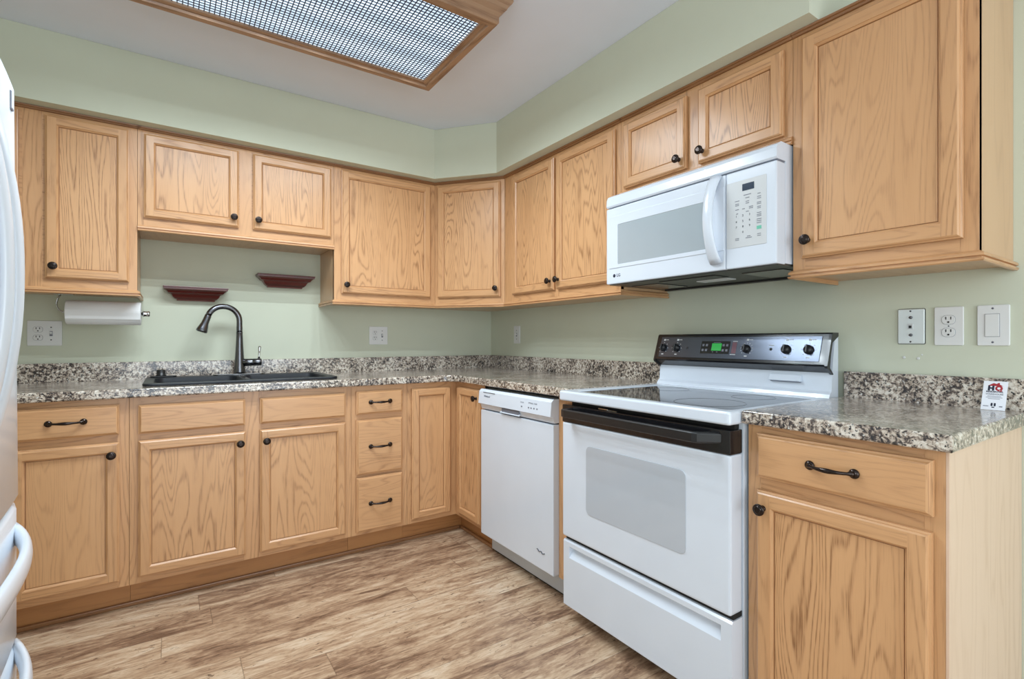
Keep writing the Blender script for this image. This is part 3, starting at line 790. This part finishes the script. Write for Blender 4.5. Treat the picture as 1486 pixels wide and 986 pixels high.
for i, (s_, z, lab) in enumerate(((2.633, 1.079, 'small wall anchor left in the wall below the phone plate, left one'), (2.672, 1.077, 'small wall anchor left in the wall below the phone plate, right one'), (2.682, 1.089, 'tiny screw hole, topmost mark in the wall below the phone plate'))):
    R_ = .0045 if i < 2 else .0025
    th = Thing('wall_anchor', lab, 'wall anchor', 'right', (s_, 0, z))
    th.part(P().lathe([(R_, 0), (R_*.9, .0015), (R_*.5, .0015)], 14, FR(s_, z, -.0005)), 'collar', 'white_soft')
    th.part(P().lathe([(R_*.52, 0), (R_*.52, .0012), (0, .0012)], 12, FR(s_, z, -.0005)), 'hole', 'slot')

# ------------------------------------------------------------------ business card leaning on the backsplash
cw, chh = .053, .0885
base = Vector((2.866, -.061, CT+.0009)); lean = math.asin(min(.9, (.098-.0225-.001)/chh*.62))
MC = RUN['right'] @ Matrix.Translation(base) @ Matrix.Rotation(-.0, 4, 'Z') @ Matrix.Rotation(math.radians(90)-math.asin(.41), 4, 'X')
th = Thing('business_card', 'small white card with red and navy logo, propped on the short countertop', 'card', mtx=MC)
T0 = Matrix.Identity(4)
th.part(P().box(-cw/2, cw/2, 0, chh, -.0008, 0), 'card_stock', 'card')
def ct(txt, size, x, y, mat, nm='printed_text', bold=0): th.part(P().text(txt, size, Matrix.Translation((x, y, .0003)), .0003, bold=bold), nm, mat)
p = P()
p.add([(x, y, .0004) for x, y in ((-.017, .0735), (-.004, .0825), (.002, .0800), (.006, .0835), (.009, .0835), (.009, .0790), (.017, .0735))], [list(range(7))])
th.part(p, 'roof_emblem', 'ink_red')
ct('H', .0190, -.0088, .0660, 'ink_navy', bold=.0014); ct('Q', .0190, .0082, .0660, 'ink_red', bold=.0013)
ct('RESIDENTIAL', .0064, 0, .0555, 'ink_navy', bold=.0002); ct('WAREHOUSE', .0064, 0, .0480, 'ink_grey', bold=.0001)
p = P()
for k, (y, w_) in enumerate(((.0415, .030), (.0375, .036), (.0335, .026))): p.box(-w_/2, w_/2, y, y+.0012, .0002, .0004)
p.box(-.022, -.010, .0105, .0125, .0002, .0004).box(.013, .020, .0100, .0130, .0002, .0004)
th.part(p, 'fine_print', 'ink_grey')
th.part(P().slab([rrect(-.0055, -.0012, .0115, .0215, .002)], .0004, .0001, Matrix.Translation((0, 0, .0003))).slab([rrect(.0012, .0055, .0115, .0215, .002)], .0004, .0001, Matrix.Translation((0, 0, .0003))).box(-.003, .003, .007, .010, .0002, .0004), 'seal_emblem', 'ink_navy')

# ------------------------------------------------------------------ dishwasher
a, b = .9535, 1.5725; DF = -.640
th = Thing('dishwasher', 'white dishwasher under the countertop, left of the range', 'dishwasher', 'right', ((a+b)/2, 0, 0))
th.part(P().box(a+.004, b-.004, -.600, -.03, .110, .885), 'tub_body', 'under')
th.part(P().box(a, b, DF, -.602, .116, .770, .004), 'door', 'white')
cp = P().prism([(-.602, .776), (DF+.006, .776), (DF-.002, .800), (DF-.016, .806), (DF-.010, .868), (DF+.002, .880), (-.602, .880)], 'x', a, b)
d = th.part(cp, 'control_panel', 'white')
hx0, hx1 = a+.215, a+.365
th.part(P().box(hx0, hx1, DF-.0075, DF+.004, .778, .8005, .002), 'latch_pocket', 'ink_grey', d)
th.part(P().prism([(DF-.009, .777), (DF-.012, .779), (DF-.003, .786), (DF-.001, .783)], 'x', hx0-.01, hx1+.008), 'pull_lip', 'white', d)
p = P()
for k in range(9): p.box(a+.045+k*.013, a+.054+k*.013, DF-.0123, DF-.010, .8640, .8668)
th.part(p, 'vent_slot', 'slot', d)
nrm = math.atan2(.006, .062)
def dt(txt, size, x, z, mat):
    yy = DF-.016+(z-.806)/.062*.006-.0006
    th.part(P().text(txt, size, Matrix.Translation((x, yy, z)) @ Matrix.Rotation(math.radians(90)-nrm, 4, 'X'), .0003), 'printed_text', mat, d)
dt('Whirlpool', .014, a+.082, .846, 'ink_navy')
dt('CYCLES', .008, a+.400, .848, 'ink_grey'); dt('OPTIONS  START', .009, a+.485, .850, 'ink_grey')
p = P()
for k, x in enumerate((.395, .450, .470, .492, .515)): p.box(a+x, a+x+.009, DF-.0150+.0002, DF-.0125, .826, .832)
th.part(p, 'button', 'ink_grey', d)
th.part(P().tube([(b-.120+.0055*k, DF-.0003, .198-.0006*k+.004*math.sin(k*1.35)) for k in range(12)], .0032, 6, sq=(1, .3)), 'script_mark', 'ink_navy')
th.part(P().box(a+.002, b+.0005, -.572, -.560, .018, .110, .001), 'toe_panel', 'toe_white')
th.part(P().box(a+.01, b-.01, -.555, -.10, .0, .105), 'base_frame', 'gap')

# ------------------------------------------------------------------ range
a, b = 1.680, 2.448; RF = -.655
th = Thing('range', 'white freestanding electric range with black glass top', 'range', 'right', ((a+b)/2, 0, 0))
th.part(P().box(a+.004, b-.004, RF+.035, -.035, .03, .893, .002), 'range_body', 'white')
p = P()
for x in (a+.05, b-.05):
    for y in (-.58, -.10): p.lathe([(.018, 0), (.018, .03)], 12, Matrix.Translation((x, y, 0)))
th.part(p, 'leveling_foot', 'black_soft')
# cooktop frame and glass
ct_ = th.part(P().slab([rrect(a, b, -.698, -.035, .012), rrect(a+.065, b-.030, -.655, -.150, .02)], .040, .008, Matrix.Translation((0, 0, .913))), 'cooktop_frame', 'white')
th.part(P().slab([rrect(a+.062, b-.027, -.658, -.147, .02)], .022, .002, Matrix.Translation((0, 0, .9185))), 'glass_top', 'cook_glass', ct_)
for (x, y, r_) in ((a+.21, -.52, .095), (b-.19, -.52, .115), (a+.21, -.26, .075), (b-.19, -.26, .075)):
    th.part(P().slab([rrect(-r_, r_, -r_, r_, r_*.999, 14), rrect(-r_+.003, r_-.003, -r_+.003, r_-.003, (r_-.003)*.999, 14)], .0004, .0001, Matrix.Translation((x, y, .9298))), 'burner_ring', 'burner', ct_)
# oven door
dz0, dz1 = .345, .876; DFx = -.682
dr = th.part(P().box(a+.006, b-.008, DFx, RF+.033, dz0, .806, .007), 'oven_door', 'white')
th.part(P().box(a+.006, b-.008, DFx-.001, RF+.033, .8065, dz1, .003), 'black_trim', 'black', dr)
th.part(P().slab([rrect(a+.150, b-.160, .468, .731, .022)], .003, .0008, Matrix.Translation((0, DFx-.0004, 0)) @ Matrix.Rotation(math.radians(90), 4, 'X')), 'oven_window', 'glass_grey', dr)
ya, yb_ = DFx-.002, DFx-.056
hp = [(a+.050, ya), (a+.052, yb_+.014), (a+.062, yb_+.003), (a+.080, yb_), (b-.098, yb_), (b-.082, yb_+.004), (b-.040, ya-.004), (b-.036, ya),
      (b-.092, ya-.016+.001), (b-.105, yb_+.018), (a+.088, yb_+.018), (a+.076, yb_+.024), (a+.070, ya)]
hp[8] = (b-.072, ya)
th.part(P().slab([hp], .031, .005, Matrix.Translation((0, 0, .851))), 'handle', 'black_soft', dr)
th.part(P().box(a+.02, b-.02, RF+.012, RF+.035, .876, .894), 'vent_strip', 'gap')
th.part(P().box(a+.205, a+.255, DFx+.010, DFx+.030, .8765, .881, .001).box(a+.23, a+.30, DFx+.012, DFx+.016, .8765, .8785), 'door_latch', 'chrome')
# storage drawer
p = P(); x0, x1, z0, z1 = a+.008, b-.006, .062, .329; yf = DFx+.004
zs = [(z1-.004, yf+.006), (z1-.001, yf+.022)]
body = [(RF+.033, z0), (yf+.004, z0), (yf, z0+.004), (yf, z1-.068), (yf+.003, z1-.064), (yf+.024, z1-.036), (yf+.024, z1-.028), (yf+.004, z1-.026), (yf, z1-.022), (yf, z1-.006), (yf+.006, z1), (RF+.033, z1)]
p.prism(body, 'x', x0+.035, x1-.035)
solid = [(RF+.033, z0), (yf+.004, z0), (yf, z0+.004), (yf, z1-.006), (yf+.006, z1), (RF+.033, z1)]
p.prism(solid, 'x', x0, x0+.035).prism(solid, 'x', x1-.035, x1)
th.part(p, 'storage_drawer', 'white')
th.part(P().box(a+.010, b-.010, DFx+.018, RF+.034, .3295, .3445), 'drawer_gap_shade', 'gap')  # near-black strip standing in for the shade between oven door and drawer
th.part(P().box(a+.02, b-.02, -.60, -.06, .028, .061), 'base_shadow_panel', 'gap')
# backguard
bg = th.part(P().prism([(-.035, .893), (-.105, .932), (-.098, .945), (-.085, .955), (-.078, 1.030), (-.060, 1.150), (-.035, 1.150)], 'x', a+.002, b-.002), 'backguard', 'white')
th.part(P().box(a+.547, a+.660, -.090, -.080, .9795, .9835), 'vent_shade_strip', 'ink_grey', bg)  # grey strip painted as the shade below the vent lip
vt = th.part(P().prism([(-.080, 1.010), (-.088, 1.006), (-.100, .986), (-.096, .983), (-.080, .984)], 'x', a+.545, a+.662), 'oven_vent', 'white', bg)
cons = [(-.036, 1.163), (-.078, 1.163), (-.084, 1.158), (-.121, 1.046), (-.118, 1.038), (-.080, 1.014), (-.075, 1.016), (-.106, 1.044), (-.080, 1.128), (-.036, 1.150)]
solidc = [(-.036, 1.163), (-.078, 1.163), (-.084, 1.158), (-.118, 1.050), (-.115, 1.043), (-.080, 1.020), (-.070, 1.05), (-.06, 1.13), (-.036, 1.150)]
cs = th.part(P().prism(solidc, 'x', a+.006, b-.010).prism(cons, 'x', a-.004, a+.006).prism(cons, 'x', b-.010, b), 'control_console', 'black', None)
# sloping dark panel on the console
pa = Vector((-.0875, 1.150)); pb = Vector((-.1155, 1.060)); dvec = (pb-pa); ln = dvec.length
th_ang = math.atan2(dvec.x, dvec.y)   # tilt
MP = Matrix.Translation((0, (pa.x+pb.x)/2-.0005, (pa.y+pb.y)/2)) @ Matrix.Rotation(math.radians(90)-math.atan2(abs(dvec.x), abs(dvec.y)), 4, 'X')
pan = th.part(P().box(a+.022, b-.030, -ln/2, ln/2, -.001, .001, .0004, mat=MP), 'control_panel', 'console', cs)
def cknob(x, r_=.0185, v_=-.004):
    q = P().lathe([(r_, .001), (r_, .006), (r_*.82, .012), (r_*.80, .014), (0, .0145)], 24, MP @ Matrix.Translation((x, v_, 0)))
    q.box(x-.0035, x+.0035, v_-r_*.82, v_+r_*.82, .0140, .024, .0015, mat=MP)
    kk = th.part(q, 'control_knob', 'black_soft', pan)
    return kk
for kx, big in ((1.722, 0), (1.797, 0), (2.137, 1), (2.296, 0), (2.378, 0)):
    cknob(kx, .0175 if not big else .0165)
    tk = P(); n_ = 11 if big else 7
    for k in range(n_):
        t = math.radians(-135+270*k/(n_-1)); rr_ = .0245
        cx, cy = kx+math.sin(t)*rr_, -.004+math.cos(t)*rr_
        tk.box(cx-.002, cx+.002, cy-.0011, cy+.0011, .0009, .0014, mat=MP)
    tk.box(kx-.005, kx+.005, .030, .038, .0009, .0014, mat=MP).box(kx+.008, kx+.022, .033, .0355, .0009, .0014, mat=MP).box(kx-.006, kx+.006, -.036, -.032, .0009, .0014, mat=MP)
    th.part(tk, 'dial_marks', 'ink_white', pan)
dp = th.part(P().box(1.925, 2.062, -.027, .028, .0009, .0020, mat=MP), 'display_panel', 'black', pan)
th.part(P().box(1.978, 2.024, -.014, .018, .0020, .0026, mat=MP), 'clock_display', 'led', dp)
q = P()
for x in (1.936, 1.953, 2.033, 2.050):
    for y in (-.012, .010): q.box(x-.005, x+.005, y-.005, y+.005, .0020, .0026, .0004, mat=MP)
q.box(1.985, 2.018, .0205, .0222, .0020, .0024, mat=MP).box(1.984, 1.989, -.021, -.018, .0020, .0024, mat=MP).box(2.003, 2.010, -.021, -.018, .0020, .0024, mat=MP)
th.part(q, 'button', 'ink_grey', dp)
q = P().box(2.073, 2.094, .026, .0285, .0009, .0014, mat=MP).box(2.068, 2.092, -.030, -.0275, .0009, .0014, mat=MP)
th.part(q, 'printed_text', 'ink_white', pan)
th.part(P().box(2.072, 2.092, -.024, .023, .0009, .0013, mat=MP), 'printed_table', 'ink_pink', pan)
for x in (2.237,): th.part(P().lathe([(.0055, .0009), (.0055, .002), (0, .003)], 14, MP @ Matrix.Translation((x, -.004, 0))), 'indicator_light', 'slot', pan); th.part(P().box(x-.009, x+.009, .010, .013, .0009, .0014, mat=MP), 'printed_text', 'ink_white', pan)
th.part(P().lathe([(.0045, .0009), (.0045, .002), (0, .003)], 14, MP @ Matrix.Translation((1.855, -.004, 0))), 'indicator_light', 'slot', pan)

# ------------------------------------------------------------------ microwave
a, b = 1.664, 2.428; z0, z1 = 1.381, 1.7765; MF = -.402
th = Thing('microwave', 'white over-the-range microwave hood with door handle and keypad', 'microwave', 'right', ((a+b)/2, 0, z0))
mb = th.part(P().box(a+.002, b-.001, MF+.045, -.002, z0+.004, z1-.001, .002), 'microwave_body', 'white')
th.part(P().prism([(MF+.045, 1.716), (MF-.008, 1.716), (MF-.012, 1.722), (MF-.010, 1.750), (MF-.003, 1.764), (MF+.016, z1-.002), (MF+.045, z1-.002)], 'x', a, b), 'vent_grille', 'white')
th.part(P().box(a+.004, b-.004, MF, MF+.044, 1.7105, 1.7158), 'grille_gap', 'ink_grey')
dx = 2.249
md = th.part(P().box(a, dx-.001, MF-.012, MF+.044, z0, 1.710, .005), 'door', 'white')
face = Matrix.Translation((0, MF-.0128, 0)) @ Matrix.Rotation(math.radians(90), 4, 'X')
th.part(P().slab([rrect(a+.018, dx-.006, 1.448, 1.672, .004), rrect(a+.070, dx-.075, 1.463, 1.634, .004)], .0035, .001, face), 'window_surround', 'white', md)
th.part(P().slab([rrect(a+.066, dx-.071, 1.459, 1.638, .004)], .001, .0002, face), 'door_window', 'mwglass', md)
hx = 2.212
hpts = []; hr = []
for k in range(17):
    t = -1+2*k/16
    hpts.append((hx, MF-.014-.050*math.cos(t*math.pi/2)**.7, 1.558+t*.150)); hr.append(.017+.004*abs(t)**3)
th.part(P().tube(hpts, hr, 16, sq=(.55, 1.15), up=(1, 0, 0)), 'handle', 'white', md)
cpn = th.part(P().box(dx+.001, b, MF-.012, MF+.044, z0, 1.710, .005), 'control_panel', 'white')
kp = th.part(P().slab([rrect(dx+.004, b-.032, 1.450, 1.674, .003)], .002, .0006, Matrix.Translation((0, MF-.0126, 0)) @ Matrix.Rotation(math.radians(90), 4, 'X')), 'keypad', 'grey_white', cpn)
yk = MF-.0137
th.part(P().box(2.312, 2.354, yk-.0006, yk+.0008, 1.637, 1.660), 'display', 'screen_dots', kp)
def mt_(txt, size, x, z, mat='ink_navy'): return P().text(txt, size, Matrix.Translation((x, yk-.0003, z)) @ Matrix.Rotation(math.radians(90), 4, 'X'), .0003)
q = P()
for r_, row in enumerate((('1', '2', '3'), ('4', '5', '6'), ('7', '8', '9'), ('', '0', ''))):
    for c_, ch in enumerate(row):
        if ch: q.text(ch, .010, Matrix.Translation((2.290+.024*c_, yk-.0003, 1.555-.0185*r_)) @ Matrix.Rotation(math.radians(90), 4, 'X'), .0003)
th.part(q, 'digit_keys', 'ink_navy', kp)
kt = {}
for x, z, w_ in ((2.330, 1.622, .026), (2.330, 1.612, .014), (2.330, 1.600, .012), (2.330, 1.594, .012), (2.293, 1.607, .016), (2.293, 1.597, .013), (2.293, 1.592, .013), (2.293, 1.578, .013), (2.293, 1.564, .007),
                 (2.316, 1.577, .009), (2.343, 1.580, .014), (2.343, 1.575, .014), (2.330, 1.566, .010),
                 (2.371, 1.617, .010), (2.371, 1.607, .013), (2.371, 1.601, .013), (2.371, 1.588, .014), (2.371, 1.583, .014), (2.371, 1.574, .012), (2.371, 1.569, .012), (2.371, 1.554, .015), (2.371, 1.548, .015), (2.371, 1.543, .015), (2.371, 1.533, .016), (2.371, 1.527, .016), (2.371, 1.521, .016),
                 (2.293, 1.480, .014), (2.293, 1.475, .014), (2.335, 1.483, .012), (2.335, 1.478, .022), (2.371, 1.485, .012), (2.371, 1.479, .012)):
    kt.setdefault((0 if x < 2.31 else 1 if x < 2.36 else 2, z < 1.49, z < 1.56), P()).box(x-w_/2, x+w_/2, yk-.0005, yk+.0003, z-.0011, z+.0011)
for q in kt.values(): th.part(q, 'key_text', 'ink_grey', kp)
th.part(P().box(2.363, 2.379, yk-.0005, yk+.0003, 1.500, 1.511), 'start_key', 'ink_green', kp)
q = P().lathe([(.0075, 0), (.0075, .0005), (0, .0005)], 20, FR(1.712, 1.4155, MF-.0120)); th.part(q, 'logo_disc', 'ink_navy', md)
th.part(P().text('LG', .018, Matrix.Translation((1.737, MF-.0124, 1.4155)) @ Matrix.Rotation(math.radians(90), 4, 'X'), .0004, bold=.0003), 'logo_text', 'ink_navy', md)
un = th.part(P().box(a+.004, b-.003, MF+.004, -.004, z0-.003, z0+.0035), 'underside', 'under')
th.part(P().box(a+.33, a+.47, -.23, -.17, z0-.007, z0-.0031, .001), 'lamp_cover', 'white_soft', un)
th.part(P().box(a+.23, a+.49, -.34, -.25, z0-.006, z0-.0031, .001), 'lamp_recess', 'black_soft', un)
for x in (a+.04, b-.19):
    th.part(P().box(x, x+.15, -.30, -.10, z0-.006, z0-.0031, .001), 'grease_filter', 'nickel', un)
th.part(P().box(a+.02, b-.02, -.05, -.02, z0-.010, z0-.0031, .001), 'rear_rail', 'black_soft', un)

# ------------------------------------------------------------------ ceiling light fixture
lx0, lx1, ly0, ly1, lz = -2.205, -.968, -1.646, -1.018, 2.340
th = Thing('ceiling_light', 'large oak-framed fluorescent ceiling light with gridded panel', 'ceiling light', 'back', ((lx0+lx1)/2, (ly0+ly1)/2, lz))
prof = [(0, lz), (.004, lz+.006), (.004, lz+.028), (.012, lz+.040), (.026, lz+.052), (.032, lz+.066), (.040, lz+.072), (.044, lz+.080), (.044, CE-.0005), (-.014, CE-.0005), (-.014, lz+.020), (-.050, lz+.020), (-.050, lz+.010), (-.030, lz+.008), (-.026, lz)]
fw = P()
outer = [(lx0, ly0), (lx1, ly0), (lx1, ly1), (lx0, ly1)]
sg = [(-1, -1), (1, -1), (1, 1), (-1, 1)]
k = len(prof)
for i in range(4):
    j = (i+1) % 4
    A = [(outer[i][0]+sg[i][0]*o_, outer[i][1]+sg[i][1]*o_, z_) for o_, z_ in prof]
    B = [(outer[j][0]+sg[j][0]*o_, outer[j][1]+sg[j][1]*o_, z_) for o_, z_ in prof]
    fw.add(A+B, [[q, q+k, (q+1) % k+k, (q+1) % k] for q in range(k)], 'x' if i % 2 == 0 else 'y')
th.part(fw, 'frame', 'oak_fixture')
th.part(P().box(lx0+.016, lx1-.016, ly0+.016, ly1-.016, lz+.030, lz+.034), 'light_panel', 'lens')
g = P(); pitch = .0165
x = lx0+.052
while x < lx1-.050: g.box(x-.0017, x+.0017, ly0+.050, ly1-.050, lz+.0175, lz+.020); x += pitch
y = ly0+.052
while y < ly1-.050: g.box(lx0+.050, lx1-.050, y-.0018, y+.0018, lz+.0177, lz+.0198); y += pitch
th.part(g, 'louver_grid', 'louver')
for i in range(6):           # the fixture's lamps
    for j in range(3):
        L = bpy.data.lights.new('fixture_lamp', 'SPOT'); L.energy = 7.6; L.color = (0.80, 0.92, 1.0)
        L.shadow_soft_size = 0; L.spot_size = math.radians(176); L.spot_blend = 1.0
        o = bpy.data.objects.new('fixture_lamp', L); COL.objects.link(o); o.parent = th.o
        o.location = (-.50+.20*i, -.21+.21*j, .012)

# ------------------------------------------------------------------ refrigerator (faces +x, at the left edge)
# run 'left': run x = world y, run y = -world x ; front is towards smaller run y
a, b = -2.372, -1.460; FB = 3.10; FF = 2.312; H = 1.78
th = Thing('refrigerator', 'white refrigerator with curved handles at the left edge', 'refrigerator', 'left', ((a+b)/2, 2.7, 0))
th.part(P().box(a+.006, b-.006, FF+.062, FB, .03, 1.765, .004), 'refrigerator_body', 'fridge')
th.part(P().box(a+.02, b-.02, FF+.075, FF+.12, .0, .06), 'base_grille', 'under')
def fdoor(x0, x1, z0, z1, name, lip=False):
    q = P(); nx = 14
    def yy(x, z):
        t = (x-(a+b)/2)/((b-a)/2)
        return FF-.020*(1-t*t)+.008*((z-.7)/1.08 if z > .7 else 0)
    cols = []
    zs = [z0, z0+.008, z0+(z1-z0)*.33, z0+(z1-z0)*.66, z1-.010, z1]
    for i in range(nx+1):
        x = x0+(x1-x0)*i/nx
        cx = .010 if i in (0, nx) else 0
        cols.append([(x, yy(x, z)+cx+(.010 if j in (0, 5) else 0), z) for j, z in enumerate(zs)])
    v = [p_ for c_ in cols for p_ in c_]; k = len(zs)
    f = [[i*k+j, (i+1)*k+j, (i+1)*k+j+1, i*k+j+1] for i in range(nx) for j in range(k-1)]
    nb = len(v)
    back = [(c_[0][0], FF+.060, z) for c_ in (cols[0], cols[-1]) for z in (z0, z1)]
    q.add(v, f, 'z', True)
    top = [c_[-1] for c_ in cols]; bot = [c_[0] for c_ in cols]
    q.add(top+[(x1, FF+.060, z1), (x0, FF+.060, z1)], [list(range(len(top)+2))])
    q.add(bot+[(x1, FF+.060, z0), (x0, FF+.060, z0)], [list(range(len(bot)+2))[::-1]])
    q.add(cols[0]+[(x0, FF+.060, z1), (x0, FF+.060, z0)], [list(range(k+2))])
    q.add(cols[-1]+[(x1, FF+.060, z1), (x1, FF+.060, z0)], [list(range(k+2))[::-1]])
    q.add([(x0, FF+.060, z0), (x1, FF+.060, z0), (x1, FF+.060, z1), (x0, FF+.060, z1)], [[3, 2, 1, 0]])
    return th.part(q, name, 'fridge')
mid = (a+b)/2
d1 = fdoor(mid+.002, b, .735, H, 'door'); d2 = fdoor(a, mid-.002, .735, H, 'door')
for dd_, x in ((d1, mid+.040), (d2, mid-.040)):
    pts = []; rr = []
    for k in range(21):
        t = -1+2*k/20
        pts.append((x, FF-.018-.052*(1-abs(t)**2.2), 1.27+t*.36)); rr.append(.014+.006*abs(t)**4)
    th.part(P().tube(pts, rr, 14, sq=(.7, 1.3), up=(1, 0, 0)), 'handle', 'fridge', dd_)
th.part(P().box(b-.105, b-.080, FF-.0035, FF+.02, 1.700, 1.745, .002), 'badge', 'ink_grey', d1)
th.part(P().box(b-.102, b-.083, FF-.0045, FF+.01, 1.703, 1.742, .001), 'badge_face', 'fridge', d1)
for z0, z1, zh in ((.392, .725, .642), (.065, .382, .352)):
    dd_ = fdoor(a, b, z0, z1, 'freezer_drawer')
    pts = []; 
    for k in range(29):
        t = -1+2*k/28
        pts.append((mid+t*.395, FF-.002-.058*(1-abs(t)**3.2), zh+.012-.012*(1-t*t)))
    th.part(P().tube(pts, .027, 14, sq=(.42, 1.0), up=(0, 0, 1)), 'handle', 'fridge', dd_)
    q = P().prism([(FF+.020, z1-.004), (FF-.012, z1-.004), (FF-.020, z1-.012), (FF-.020, z1-.030), (FF-.004, z1-.055), (FF+.020, z1-.055)], 'x', a+.02, b-.003)
bpy.context.view_layer.update()
